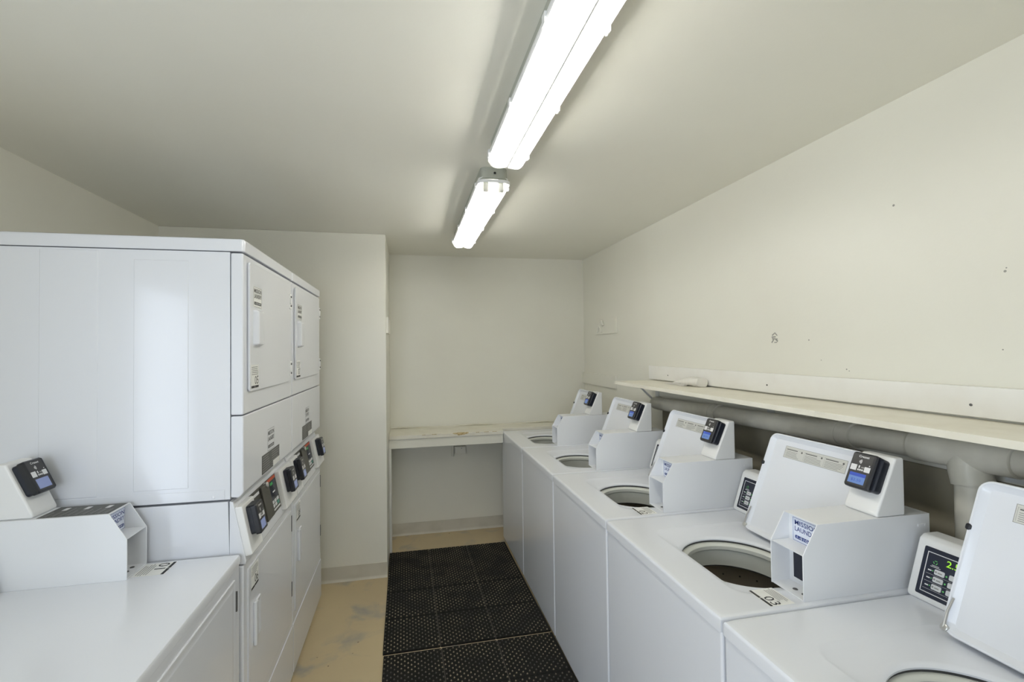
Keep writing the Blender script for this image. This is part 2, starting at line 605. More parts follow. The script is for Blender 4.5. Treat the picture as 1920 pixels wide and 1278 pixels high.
R0 = 0.040
b = MB()
pts = [(0, y, pz(y)) for y in (-0.6, 0.6, 1.6, 2.66)]
for k in range(1, 7):
    a = k / 6 * math.pi / 2
    pts.append((0.052 * (1 - math.cos(a)), 2.66 + 0.052 * math.sin(a), pz(2.66)))
b.tube(pts, R0, 20)
b.build('pipe', 'pipe_paint', t, smooth=60)
for y0, y1 in ((2.06, 2.17), (1.34, 1.46)):
    b = MB()
    b.tube([(0, y0, pz(y0)), (0, y0 + 0.003, pz(y0)), (0, y1 - 0.003, pz(y1)), (0, y1, pz(y1))], [0.041, 0.046, 0.046, 0.041], 20)
    b.tube([(0, (y0 + y1) / 2 - 0.006, pz((y0 + y1) / 2)), (0, (y0 + y1) / 2 + 0.006, pz((y0 + y1) / 2))], 0.0475, 20)
    b.build('coupling', 'pipe_paint', t, smooth=50)
b = MB()
b.tube([(0, 0.90, pz(0.9)), (0, 0.903, pz(0.9)), (0, 1.15, pz(1.15)), (0, 1.153, pz(1.15))], [0.041, 0.047, 0.047, 0.041], 20)
b.tube([(0, 1.015, pz(1.0)), (0, 1.012, -0.05), (0, 1.005, -0.085), (0, 1.005, -0.088)], [0.047, 0.047, 0.047, 0.041], 20)
b.build('tee', 'pipe_paint', t, smooth=50)
MB().tube([(0, 1.005, -0.08), (0, 1.005, -0.6), (0, 1.005, -1.298)], 0.040, 20).build('drop_pipe', 'pipe_paint', t, smooth=60)
tag(t, 'beige painted drain pipe with couplings running under the shelf', 'pipe')

# ------------------------------------------------------------------ counter at the back
t = empty('counter', (0.3, 3.85, 0))
ox, oy = 0.3, 3.85
b = MB()
poly = [(XC + 0.002, 3.675), (0.785, 3.695), (0.785, 3.80), (XR - 0.002, 3.80), (XR - 0.002, YB - 0.002), (XC + 0.002, YB - 0.002)]
bm = bmesh.new()
va = [bm.verts.new((x - ox, y - oy, 0.905)) for x, y in poly]
vb = [bm.verts.new((x - ox, y - oy, 0.932)) for x, y in poly]
bm.faces.new(va[::-1]); bm.faces.new(vb)
for i in range(len(poly)):
    j = (i + 1) % len(poly)
    bm.faces.new((va[i], va[j], vb[j], vb[i]))
b._bm(bm, 0, 0.002, 2)
b.build('worktop', 'cream_paint', t)
fa = Fr((XC - ox, 3.687 - oy, 0.829), (0.937, 0.020, 0), (0, 0, 1))
MB().slab(fa, 0, 0.937, 0, 0.078, -0.019, 0, bev=0.0015).build('apron', 'wall_paint', t)
MB().box(XC - ox + 0.001, XC - ox + 0.019, 3.688 - oy, 3.76 - oy, 0.0, 0.829, bev=0.0015).build('leg_board', 'board_white', t)
# bead of caulk along the wall
b = MB()
pts = []
random.seed(5)
for i in range(40):
    s = i / 39
    pts.append((XC + 0.01 + (XR - XC - 0.02) * s - ox, YB - 0.010 - oy - 0.002 * random.random(), 0.934 + 0.004 * random.random() + 0.004 * math.sin(s * 19)))
b.tube(pts, 0.007, 6)
b.build('caulk', 'cream_paint', t, smooth=60)
# splintered edge where the paint and the corner of the board have gone
b = MB()
random.seed(3)
f2 = Fr((0.36 - ox, 3.684 - oy, 0.905), (0.94, 0.020, 0), (0, 0, 1))
n = 16
vs = []; fs = []
for i in range(n):
    s = i / (n - 1)
    e = 0.006 + 0.014 * math.sin(math.pi * s) * (0.5 + random.random())
    u = 0.13 * s
    vs += [f2(u, 0.0275 - e * 0.8, 0.0016), f2(u, 0.0277, 0.0012), f2(u, 0.0277, -0.003 - e * (0.6 + random.random()))]
for i in range(n - 1):
    fs += [(3 * i, 3 * i + 3, 3 * i + 4, 3 * i + 1), (3 * i + 1, 3 * i + 4, 3 * i + 5, 3 * i + 2)]
b.add(vs, fs)
b.build('chipped_edge', 'worn_wood', t, smooth=None)
for u in (-0.25, -0.17, 0.19, 0.26, 0.33):
    b = MB()
    b.slab(f2, u, u + 0.02 + 0.02 * random.random(), 0.0235, 0.0277, 0.0, 0.0012)
    b.build('paint_chip', 'worn_wood', t, smooth=None)
tag(t, 'cream counter with a chipped front edge against the back wall', 'counter')

t = empty('junction_box', (0.455, YB, 0.72))
MB().box(-0.05, 0.05, -0.045, 0, -0.03, 0.035, bev=0.003).build('box', 'wall_paint', t)
fj = Fr((0, -0.045, 0), (1, 0, 0), (0, 0, 1))
MB().slab(fj, -0.046, 0.046, -0.027, 0.031, 0, 0.003, bev=0.001).disc(fj, 0.01, 0.02, 0.004, 1, 0.0035).build('cover', ['wall_paint', 'scar_grey'], t)
MB().tube([(-0.065, -0.012, 0.18), (-0.065, -0.012, 0.03), (-0.065, -0.012, -0.055)], 0.010, 10).build('conduit', 'wall_paint', t)
tag(t, 'painted electrical box with conduit under the counter', 'electrical box')

# ------------------------------------------------------------------ rubber mats


def floor_mat_obj(x0, y0, cols, rows, sx, sy, label, skew=0.0):
    t = empty('rubber_mat', (x0, y0, 0.0), skew)
    tag(t, label, 'mat', 'rubber drainage mats')
    tile = None
    for r in range(rows):
        for c in range(cols):
            if tile is None:
                b = MB()
                fr = Fr((0, 0, 0), (1, 0, 0), (0, 1, 0))
                b.loft(fr, 0.0022, sx - 0.0022, 0.0004, sy - 0.0004, 0.003, [(0, 0.0), (0, 0.0095), (0.0018, 0.0115)], k=2)
                tile = b.build('mat_square', 'rubber_black', t)
                o = tile
            else:
                o = tile.copy()
                COL.objects.link(o)
                o.parent = t
            o.location = (c * sx, r * sy, 0)
            if c == cols - 1:
                o.scale.x = 1.05
    MB().box(0.004, cols * sx - 0.004, 0.004, rows * sy - 0.004, 0.0005, 0.0095).build('mat_backing', 'rubber_dusty', t)
    b = MB()
    random.seed(21)
    p = sx / 9.0
    for r in range(int(rows * sy / (p * 0.5))):
        y = (r + 0.5) * p * 0.5
        if y > rows * sy - 0.006 or abs((y / sy) - round(y / sy)) * sy < 0.005:
            continue
        for c in range(int(cols * sx / p) + 1):
            x = (c + (0.28 if r % 2 else 0.78)) * p
            if x > cols * sx - 0.006 or abs((x / sx) - round(x / sx)) * sx < 0.006:
                continue
            h = 0.0035 + 0.0012 * random.random()
            rad = 0.0046
            vs = [(x + rad * math.cos(k * math.pi / 3), y + rad * math.sin(k * math.pi / 3), 0.0112) for k in range(6)]
            vs += [(x + rad * 0.6 * math.cos(k * math.pi / 3), y + rad * 0.6 * math.sin(k * math.pi / 3), 0.0112 + h) for k in range(6)]
            fs = [(k, (k + 1) % 6, 6 + (k + 1) % 6, 6 + k) for k in range(6)] + [tuple(range(6, 12))]
            b.add(vs, fs)
    o = b.build('studs', 'stud_rubber', t, smooth=80)
    o['kind'] = 'stuff'
    return t


floor_mat_obj(-0.143, 2.478, 3, 4, 0.3075, 0.301, 'black studded rubber mat reaching to the counter', 0.007)
floor_mat_obj(-0.128, 1.246, 3, 4, 0.3055, 0.303, 'nearer black studded rubber mat, in front of the seam', 0.008)

# ------------------------------------------------------------------ light fixtures


def fixture(y0, y1, label):
    xc, hw = 0.402, 0.0775
    t = empty('light_fixture', (xc, (y0 + y1) / 2, ZC))
    L = (y1 - y0) / 2
    fd = Fr((0, 0, 0), (1, 0, 0), (0, -1, 0))       # w points down
    b = MB()
    b.loft(fd, -hw + 0.014, hw - 0.014, -L, L, 0.030, [(0, 0.0), (0, 0.050), (-0.008, 0.060)], cap1=False)
    b.loft(fd, -hw - 0.002, hw + 0.002, -L - 0.006, L + 0.006, 0.038, [(0.006, 0.058), (0, 0.060), (0, 0.070), (0.004, 0.073), (0.006, 0.070), (0.006, 0.060)], cap0=False, cap1=False, m=1)
    b.build('housing', ['fixture_grey', 'plastic_white'], t)
    b = MB()
    b.loft(fd, -hw + 0.006, hw - 0.006, -L + 0.003, L - 0.003, 0.033, [(0, 0.045), (0.004, 0.049)], cap0=False)
    b.build('reflector_tray', 'reflector', t)
    for s in (-1, 1):
        b = MB()
        b.tube([(s * 0.036, -L + 0.045, -0.092), (s * 0.036, L - 0.045, -0.092)], 0.0125, 12)
        b.build('tube_lamp', 'tube_glow', t)
        for e in (-1, 1):
            b = MB()
            b.box(s * 0.036 - 0.012, s * 0.036 + 0.012, e * (L - 0.037) - 0.010, e * (L - 0.037) + 0.010, -0.103, -0.049, bev=0.002)
            b.build('lamp_holder', 'fixture_grey', t)
    # clear prismatic cover: two rounded lobes along the length
    prof = []
    K = 28
    for i in range(K + 1):
        s = -1 + 2 * i / K
        a = abs(s)
        z = 0.075 + 0.036 * (1 - abs((a - 0.47) / 0.53) ** 3.2) if a > 0.02 else 0.075 + 0.036 * 0.30
        if a < 0.47:
            z = 0.075 + 0.036 * (1 - 0.22 * ((0.47 - a) / 0.47) ** 2)
        prof.append((s * (hw - 0.003), -z))
    ends = [(-L + 0.001, 0.0), (-L + 0.010, 0.55), (-L + 0.022, 0.86), (-L + 0.04, 1.0), (L - 0.04, 1.0), (L - 0.022, 0.86), (L - 0.010, 0.55), (L - 0.001, 0.0)]
    ys = []
    for (ya, fa_), (yb_, fb_) in zip(ends[:-1], ends[1:]):
        m_ = 24 if yb_ - ya > 0.5 else 1
        for q in range(m_):
            ys.append((ya + (yb_ - ya) * q / m_, fa_ + (fb_ - fa_) * q / m_))
    ys.append(ends[-1])
    vs = []; fs = []
    for y, f in ys:
        for x, z in prof:
            vs.append((x * (0.90 + 0.10 * min(1, f * 1.4)), y, -0.074 + (z + 0.074) * f))
    n = len(prof)
    for i in range(len(ys) - 1):
        for j in range(n - 1):
            fs.append((i * n + j, i * n + j + 1, (i + 1) * n + j + 1, (i + 1) * n + j))
    b = MB()
    b.add(vs, fs)
    b.build('lens', 'lens', t, smooth=60)
    b = MB()
    b.box(-0.0025, 0.0025, -L + 0.03, L - 0.03, -0.1072, -0.1035, bev=0.0006)
    b.build('lens_rib', 'plastic_white', t)
    for q in range(4):
        y = -L + 0.07 + (2 * L - 0.14) * q / 3
        for s in (-1, 1):
            b = MB()
            b.box(s * (hw + 0.003) - 0.003, s * (hw + 0.003) + 0.003, y - 0.011, y + 0.011, -0.082, -0.055, bev=0.001)
            b.build('clip', 'plastic_white', t)
    for e in (-1, 1):
        b = MB()
        fe = Fr((0, e * L, -0.030), (-e, 0, 0), (0, 0, 1))
        b.loft(fe, -0.009, 0.009, -0.009, 0.009, 0.009, [(0, -0.001), (0, 0.004), (0.003, 0.006)], m=0)
        b.disc(fe, 0, 0, 0.006, 1, 0.0064)
        b.build('end_plug', ['fixture_grey', 'ink_black'], t)
    tag(t, label, 'ceiling light', 'fluorescent ceiling fixtures')
    return t


fixture(0.56, 1.80, 'nearer twin-tube fluorescent fixture, cut off by the top of the picture')
fixture(2.02, 3.25, 'farther twin-tube fluorescent fixture with its grey end showing')

# ------------------------------------------------------------------ shared pieces of the coin-operated machines


def printed_sticker(fr, w, h, number, name, parent, fine=5, bar=True):
    """number tag: fine print on top, number at the right, dark bar below"""
    b = MB()
    b.slab(fr, 0, w, 0, h, 0, 0.0003, m=0)
    if bar:
        b.quad(fr, 0.01 * w, 0.47 * w, 0.02 * h, 0.12 * h, 1, 0.0006)
        b.quad(fr, 0.50 * w, 0.99 * w, 0.02 * h, 0.12 * h, 1, 0.0006)
    b.text(fr, number, 0.46 * w, 0.96 * w, 0.17 * h, 0.52 * h, 1, 0.0006)
    random.seed(len(number) + int(number))
    for i in range(fine):
        v = 0.58 * h + 0.38 * h * i / fine
        b.quad(fr, (0.03 + 0.08 * random.random()) * w, (0.97 - 0.25 * random.random()) * w, v, v + 0.028 * h, 2, 0.0006)
    return b.build(name, ['paper', 'ink_black', 'ink_grey'], parent, smooth=None)


def shop_sign(fr, w, h, name, parent, ink='ink_blue', bg='paper_cool'):
    b = MB()
    b.slab(fr, 0, w, 0, h, 0, 0.0004, m=0)
    e = 0.02 * w
    for q in ((0.03 * w, 0.97 * w, h - 0.035 * h, h - 0.02 * h), (0.03 * w, 0.97 * w, 0.02 * h, 0.035 * h),
              (0.03 * w, 0.03 * w + e * 0.5, 0.02 * h, 0.98 * h), (0.97 * w - e * 0.5, 0.97 * w, 0.02 * h, 0.98 * h)):
        b.quad(fr, *q, 1, 0.0006)
    b.text(fr, 'MISSION', 0.10 * w, 0.93 * w, 0.70 * h, 0.90 * h, 1, 0.0008, 0.012)
    b.text(fr, 'LAUNDRY', 0.10 * w, 0.93 * w, 0.44 * h, 0.64 * h, 1, 0.0008, 0.012)
    b.slab(fr, 0.10 * w, 0.93 * w, 0.12 * h, 0.27 * h, 0.0004, 0.0007, m=1, rad=0.06 * h)
    b.text(fr, '1-510-991', 0.17 * w, 0.87 * w, 0.145 * h, 0.245 * h, 0, 0.0010, 0.01)
    return b.build(name, [bg, ink], parent, smooth=None)


def card_reader(fr, parent, scr='screen_light', w=0.074, h=0.108, dep=0.036):
    """fr origin at the lower left of the reader on its mount"""
    b = MB()
    b.loft(fr, 0.004, w + 0.008, 0.003, h - 0.002, 0.010, [(0, 0.0), (0, dep * 0.62), (0.003, dep * 0.72)], m=1)
    b.loft(fr, -0.001, w, 0, h, 0.008, [(0.003, dep * 0.45), (0, dep * 0.5), (0, dep - 0.004), (0.0035, dep)], m=0)
    b.quad(fr, 0.005, w - 0.010, 0.006, h - 0.006, 2, dep + 0.0003)
    b.build('card_reader', ['reader_black', 'reader_navy', 'reader_face'], parent)
    p = parent
    W0 = dep + 0.0006
    b = MB()
    b.quad(fr, 0.010, w - 0.016, 0.012, 0.044, 0, W0)
    if scr == 'screen_light':
        b.quad(fr, 0.010, w - 0.016, 0.034, 0.044, 1, W0 + 0.0003)
        b.text(fr, '$2.50', 0.019, w - 0.026, 0.018, 0.027, 1, W0 + 0.0003)
    b.build('reader_screen', [scr, 'screen_blue'], p, smooth=None)
    b = MB()
    b.quad(fr, 0.006, 0.024, 0.051, 0.069, 0, W0)
    b.quad(fr, 0.047, w - 0.010, 0.051, 0.067, 0, W0)
    b.quad(fr, 0.027, 0.046, 0.052, 0.058, 1, W0)
    b.quad(fr, 0.029, 0.033, 0.060, 0.068, 0, W0)
    b.quad(fr, 0.037, 0.047, 0.061, 0.065, 1, W0)
    for i in range(3):
        b.quad(fr, 0.028 + 0.006 * i, 0.032 + 0.006 * i, 0.053, 0.057, 0, W0 + 0.0003)
    # contactless waves in a ring
    for r in (0.003, 0.006, 0.009):
        for i in range(6):
            a0 = -0.7 + 1.4 * i / 6; a1 = -0.7 + 1.4 * (i + 1) / 6
            cx, cy = 0.024, 0.080
            b.add([fr(cx + q * math.cos(a), cy + q * math.sin(a), W0) for q, a in ((r, a0), (r + 0.0018, a0), (r + 0.0018, a1), (r, a1))], [(0, 1, 2, 3)], 0)
    b.text(fr, 'Cresset', 0.021, 0.052, 0.0925, 0.0995, 0, W0, 0.02)
    b.disc(fr, w - 0.015, 0.072, 0.0018, 0, W0)
    b.build('reader_print', ['white_print', 'ink_grey'], p, smooth=None)


def coin_box(parent, x0=0.272, z0=0.915, y0=0.020, y1=0.133, top_label=False, scr='screen_light', num='03'):
    """sheet-metal coin box with recessed front, wedge mount and card reader; user looks along +x, right hand is -y"""
    T = 0.003
    zt, zc = z0 + 0.207, z0 + 0.125
    xb = x0 + 0.440
    prof = [(x0, z0), (x0, zc), (x0 + 0.049, zt), (xb, zt), (xb, z0)]
    b = MB()
    b.prism(prof, y0, y0 + T, bev=0.0008, seg=1)
    b.prism(prof, y1 - T, y1, bev=0.0008, seg=1)
    b.box(x0 + 0.049, xb, y0 + 0.001, y1 - 0.001, zt - T, zt - 0.0002, bev=0.0006, seg=1)      # top
    b.box(xb - T, xb - 0.0004, y0 + 0.001, y1 - 0.001, z0, zt - 0.001)                      # back
    b.box(x0 + 0.002, x0 + 0.070, y0 + 0.001, y1 - 0.001, z0 + 0.0005, z0 + 0.003)          # floor of the recess
    b.box(x0 + 0.002, x0 + 0.068, y0 + 0.001, y1 - 0.001, zc - 0.0015, zc)                  # ledge
    b.box(x0 + 0.064, x0 + 0.067, y0 + 0.001, y1 - 0.001, z0, zt - 0.001)                   # recessed front plate
    cb = b.build('coin_box', 'enamel_box', parent)
    # shop sign on the recessed plate
    fs = Fr((x0 + 0.064, y1 - 0.015, zc + 0.0005), (0, -1, 0), (0, 0, 1))
    shop_sign(fs, 0.094, 0.070, 'sign', cb)
    # coin mechanism: dark opening in a raised frame
    ff = Fr((x0 + 0.064, y1 - T, z0), (0, -1, 0), (0, 0, 1))
    b = MB()
    b.slab(ff, 0.012, 0.100, 0.012, 0.118, 0, 0.004, m=0, bev=0.001)
    b.slab(ff, 0.018, 0.094, 0.020, 0.116, 0.004, 0.0045, m=1)
    b.build('coin_slot', ['enamel_box', 'panel_navy'], cb)
    fz = Fr((x0 + 0.002, y1, z0 + 0.003), (0, -1, 0), (1, 0, 0))
    for u in (0.055, 0.085):
        b = MB()
        fz2 = Fr((x0 + 0.030, y1 - u, z0 + 0.003), (0, -1, 0), (1, 0, 0))
        # u x v points down here, so mirror to face up
        fz2.w = Vector((0, 0, 1))
        b.loft(fz2, -0.007, 0.007, -0.007, 0.007, 0.007, [(0, 0.0), (0.001, 0.0012), (0.003, 0.0012), (0.0035, 0.0004)], m=0)
        b.build('bolt', 'hinge_grey', cb)
    b = MB()
    fn = Fr((0, y0, 0), (1, 0, 0), (0, 0, 1))
    b.slab(fn, xb - 0.045, xb - 0.02, zt - 0.035, zt - 0.027, 0, 0.0015, bev=0.0007)
    b.loft(fn, xb - 0.022, xb - 0.012, zt - 0.038, zt - 0.028, 0.005, [(0, 0), (0.001, 0.002)])
    b.build('latch', 'enamel_box', cb)
    if top_label:
        ft = Fr((x0 + 0.055, y1 - 0.008, zt - 0.0002), (0, -1, 0), (1, 0, 0)); ft.w = Vector((0, 0, 1))
        b = MB()
        b.slab(ft, 0, 0.10, 0, 0.190, 0, 0.0004, m=0)
        for i in range(9):
            v = 0.012 + 0.020 * i
            b.quad(ft, 0.008, 0.045 + 0.04 * random.random(), v, v + 0.003, 1, 0.0007)
            b.quad(ft, 0.008, 0.035 + 0.05 * random.random(), v + 0.008, v + 0.0095, 1, 0.0007)
        for i in (1, 4, 7):
            b.quad(ft, 0.060, 0.085, 0.01 + 0.02 * i, 0.024 + 0.02 * i, 2, 0.0009)
        b.build('instruction_label', ['label_dark', 'ink_grey', 'white_print'], cb, smooth=None)
    # wedge-shaped mount with its card reader
    wx0, wx1 = x0 + 0.255, x0 + 0.356
    b = MB()
    b.prism([(wx0, zt), (wx0, zt + 0.012), (wx0 + 0.070, zt + 0.166), (wx1, zt + 0.166), (wx1, zt)], y0 + 0.002, y0 + 0.101, bev=0.006, seg=3)
    rm = b.build('reader_mount', 'plastic_white', parent)
    fr = Fr((wx0, y0 + 0.093, zt + 0.012), (0, -1, 0), (0.070, 0, 0.154))
    fr.o = fr(0.0, 0.050, 0.0)
    card_reader(fr, rm, scr)
    return cb


def control_console(parent, y0, y1, x0=0.591, z0=0.915, lit=False):
    prof = [(x0, z0), (x0 - 0.002, z0 + 0.012), (x0 + 0.048, z0 + 0.156), (x0 + 0.062, z0 + 0.166), (x0 + 0.112, z0 + 0.166), (x0 + 0.114, z0)]
    b = MB()
    b.prism(prof, y0, y1, bev=0.005, seg=3)
    c = b.build('control_console', 'plastic_white', parent)
    f = Fr((x0 - 0.002, y1 - 0.020, z0 + 0.012), (0, -1, 0), (0.050, 0, 0.144))
    b = MB()
    w, h = 0.300, 0.136
    b.slab(f, 0, w, 0.006, h, 0, 0.0012, m=0, rad=0.004)
    z = 0.0016
    for q in ((0.010, w - 0.010, h - 0.014, h - 0.012), (0.010, w - 0.010, 0.016, 0.018), (0.010, 0.012, 0.016, h - 0.012), (w - 0.012, w - 0.010, 0.016, h - 0.012)):
        b.quad(f, *q, 1, z)
    for i in range(3):
        v = 0.030 + 0.020 * i
        b.slab(f, 0.0336, 0.0571, v, v + 0.014, 0.0012, 0.0022, m=2, rad=0.003)
        b.slab(f, 0.0672, 0.0941, v, v + 0.014, 0.0012, 0.0022, m=2, rad=0.003)
        b.quad(f, 0.0185, 0.0269, v + 0.005, v + 0.008, 1, z)
        b.disc(f, 0.0298, v + 0.007, 0.0016, 3, z)
        b.disc(f, 0.0617, v + 0.006, 0.0022, 3, z)
        b.quad(f, 0.0151, 0.0941, v - 0.0035, v - 0.003, 1, z)
        b.quad(f, 0.0420, 0.0521, v + 0.005, v + 0.008, 4, 0.0026)
        b.disc(f, 0.0378, v + 0.007, 0.0025, 4, 0.0026)
    # recycling mark and caption
    for k in range(3):
        a = math.pi / 2 + k * 2 * math.pi / 3
        f3 = Fr(f(0.032 + 0.004 * math.cos(a), 0.100 + 0.004 * math.sin(a), 0), f.u * math.cos(a + 1.57) + f.v * math.sin(a + 1.57), f.v * math.cos(a + 1.57) - f.u * math.sin(a + 1.57))
        b.quad(f3, -0.0035, 0.0025, -0.0008, 0.0008, 3, z)
    b.quad(f, 0.025, 0.042, 0.0905, 0.0918, 1, z)
    b.quad(f, 0.022, 0.046, 0.0870, 0.0883, 1, z)
    if lit:
        b.text(f, '2.50', 0.056, 0.098, 0.100, 0.117, 5, z, 0.01)
    b.build('control_panel', ['panel_navy', 'white_print', 'button_white', 'led_dot', 'ink_grey', 'led_green'], c, smooth=None)
    return c


# ------------------------------------------------------------------ top-loading washers
WX = 0.788


def deck_mesh(b, hx, hy, hr, w, d, zt):
    """enamel deck with a round opening, a shallow rounded depression and a turned-down rim"""
    X0, X1, Y0, Y1 = 0.0, d, 0.003, w - 0.003
    ang = [2 * math.pi * i / 88 for i in range(88)]
    for cx, cy in ((X0, Y0), (X0, Y1), (X1, Y0), (X1, Y1)):
        ang.append(math.atan2(cy - hy, cx - hx) % (2 * math.pi))
    ang = sorted(ang)

    def hit(a, x0, x1, y0, y1, r):
        c, s = math.cos(a), math.sin(a)
        lo, hi = 0.0, 2.0
        for _ in range(40):
            m = (lo + hi) / 2
            px, py = hx + c * m, hy + s * m
            dx = max(x0 + r - px, px - (x1 - r), 0); dy = max(y0 + r - py, py - (y1 - r), 0)
            ins = (x0 <= px <= x1 and y0 <= py <= y1) and (math.hypot(dx, dy) <= r or r == 0)
            if ins:
                lo = m
            else:
                hi = m
        return lo
    n = len(ang)
    rows = []

    def ring(fn, z):
        rows.append([(hx + math.cos(a) * fn(a), hy + math.sin(a) * fn(a), z) for a in ang])
    ring(lambda a: hr - 0.004, zt - 0.0165)
    ring(lambda a: hr - 0.004, zt - 0.0125)
    ring(lambda a: hr, zt - 0.009)
    ring(lambda a: hr + 0.010, zt - 0.0055)
    ring(lambda a: hit(a, 0.142, 0.530, 0.100, 0.540, 0.05), zt - 0.005)
    ring(lambda a: hit(a, 0.128, 0.545, 0.086, 0.556, 0.06), zt)
    ring(lambda a: hit(a, 0.122, 0.551, 0.080, 0.562, 0.06), zt)
    ring(lambda a: hit(a, 0.016, X1 - 0.016, 0.019, Y1 - 0.016, 0.006), zt)
    for ins, z in ((0.010, 0.0), (0.004, -0.0015), (0.001, -0.005), (0.0, -0.010), (0.0, -0.036), (0.006, -0.038)):
        ring(lambda a, ins=ins: hit(a, X0 + ins, X1 - ins, Y0 + ins, Y1 - ins, 0.0 if ins > 0.02 else 0.006), zt + z)
    vs = [p for r in rows for p in r]
    fs = []
    for j in range(len(rows) - 1):
        for i in range(n):
            fs.append((j * n + i, j * n + (i + 1) % n, (j + 1) * n + (i + 1) % n, (j + 1) * n + i))
    b.add(vs, fs)


def washer(y0, num, label, lit=False, lid_dy=0.0):
    w, d = 0.687, 0.692
    t = empty('washing_machine', (WX, y0, 0))
    tag(t, label, 'washer', 'coin-operated top-load washers')
    zt = 0.915
    b = MB()
    fc = Fr((0, 0, 0), (1, 0, 0), (0, 1, 0))
    b.loft(fc, 0.004, d - 0.004, 0.005, w - 0.005, 0.007, [(0.006, 0.018), (0.001, 0.020), (0, 0.026), (0, zt - 0.042), (0.002, zt - 0.038), (0.006, zt - 0.037)], k=4, cap1=False)
    b.build('cabinet', 'enamel', t)
    for x in (0.06, d - 0.06):
        for y in (0.06, w - 0.06):
            MB().lathe((x, y, 0), [(0.0, 0.0), (0.022, 0.0), (0.022, 0.012), (0.010, 0.014), (0.010, 0.022)], 12).build('foot', 'rubber_black', t)
    hx, hy, hr = 0.287, 0.290, 0.176
    b = MB()
    deck_mesh(b, hx, hy, hr, w, d, zt)
    b.build('deck', 'enamel', t, smooth=30)
    # tub: seal gap, balance ring, splash wall, perforated basket
    b = MB()
    prof = [(hr - 0.002, -0.015), (hr - 0.001, -0.0235), (hr - 0.008, -0.024), (hr - 0.015, -0.026), (hr - 0.020, -0.031), (hr - 0.020, -0.043), (hr - 0.016, -0.047),
            (hr - 0.012, -0.049), (hr - 0.012, -0.103), (hr - 0.010, -0.108), (hr + 0.012, -0.109), (hr + 0.020, -0.125), (hr + 0.020, -0.50), (hr - 0.02, -0.53), (0.0005, -0.53)]
    ms = [1, 0, 0, 0, 0, 0, 0, 0, 1, 1, 2, 2, 2, 2]
    b.lathe((hx, hy, zt), prof, 56, ms=ms)
    tb = b.build('tub', ['tub_plastic', 'seam_dark', 'tub_steel'], t, smooth=40)
    b = MB()
    for j, z in enumerate((-0.15, -0.185, -0.22, -0.255, -0.29)):
        for i in range(22):
            a = 2 * math.pi * (i + 0.5 * (j % 2)) / 22
            r = hr + 0.0193
            f = Fr((hx + r * math.cos(a), hy + r * math.sin(a), zt + z), (-math.sin(a), math.cos(a), 0), (0, 0, 1))
            f.w = Vector((-math.cos(a), -math.sin(a), 0))
            b.disc(f, 0, 0, 0.0035, w=0.0006, n=8)
    o = b.build('basket_holes', 'seam_dark', tb, smooth=None)
    o['kind'] = 'stuff'
    # lid, open and leaning back against the console
    fl = Fr((0.470, 0.488 + lid_dy, 0.926), (0, -1, 0), (0.143, 0, 0.355))
    lw, lh = 0.372, 0.384
    b = MB()
    b.loft(fl, 0, lw, 0, lh, 0.030, [(0.006, -0.024), (0.001, -0.021), (0, -0.012), (0, -0.003), (0.002, 0.0), (0.006, 0.0), (0.009, -0.004), (0.020, -0.0125), (0.026, -0.0130)], k=6)
    ld = b.build('lid', 'enamel', t, smooth=30)
    b = MB()
    b.slab(fl, 0.070, 0.312, 0.302, 0.346, -0.013, -0.0126, m=1)
    b.slab(fl, 0.0712, 0.3108, 0.3032, 0.3448, -0.0126, -0.0125, m=0)
    for i in range(3):
        u = 0.074 + 0.079 * i
        b.quad(fl, u, u + 0.075, 0.338, 0.3385, 1, -0.0122)
        b.quad(fl, u, u + 0.0006, 0.306, 0.340, 1, -0.0122)
        b.quad(fl, u + 0.004, u + 0.050, 0.333, 0.336, 2, -0.0122)
        b.disc(fl, u + 0.068, 0.333, 0.0035, 2, -0.0122)
        for k in range(5):
            v = 0.307 + 0.0048 * k
            b.quad(fl, u + 0.004, u + 0.045 + 0.028 * random.random(), v, v + 0.0016, 1, -0.0122)
    b.build('warning_label', ['paper_grey', 'ink_grey', 'label_dark'], ld, smooth=None)
    b = MB()
    b.loft(fl, -0.002, 0.008, 0.252, 0.268, 0.005, [(0, -0.014), (0, 0.002), (0.002, 0.004)])
    b.build('bumper', 'reader_black', ld)
    b = MB()
    b.tube([fl(0.008, 0.012, 0.002), fl(0.009, 0.05, 0.004), fl(0.012, 0.085, 0.000)], [0.0035, 0.003, 0.002], 8)
    b.loft(fl, 0.001, 0.017, 0.004, 0.020, 0.008, [(0, -0.004), (0, 0.003), (0.003, 0.005)])
    b.build('hinge_clip', 'silver', ld)
    control_console(t, 0.145, w - 0.004, lit=lit)
    coin_box(t, num=num)
    fs = Fr((0.168, 0.104, zt - 0.0002), (0, -1, 0), (1, 0, 0)); fs.w = Vector((0, 0, 1))
    if num:
        printed_sticker(fs, 0.082, 0.078, num, 'number_sticker', t)
    return t


PITCH = 0.687
W0Y = 1.035
washer(W0Y + 3 * PITCH, None, 'white top-load washer at the far end, against the counter', lid_dy=-0.045)
washer(W0Y + 2 * PITCH, None, 'white top-load washer second from the counter, lid raised')
washer(W0Y + 1 * PITCH, '02', 'white top-load washer with number 02 sticker, middle of the row')
washer(W0Y, '03', 'white top-load washer with number 03 sticker and open tub in full view')
washer(W0Y - PITCH, None, 'nearest white top-load washer, with a lit green price display', lit=True, lid_dy=0.036)

# ------------------------------------------------------------------ stacked dryers
DX = -0.570


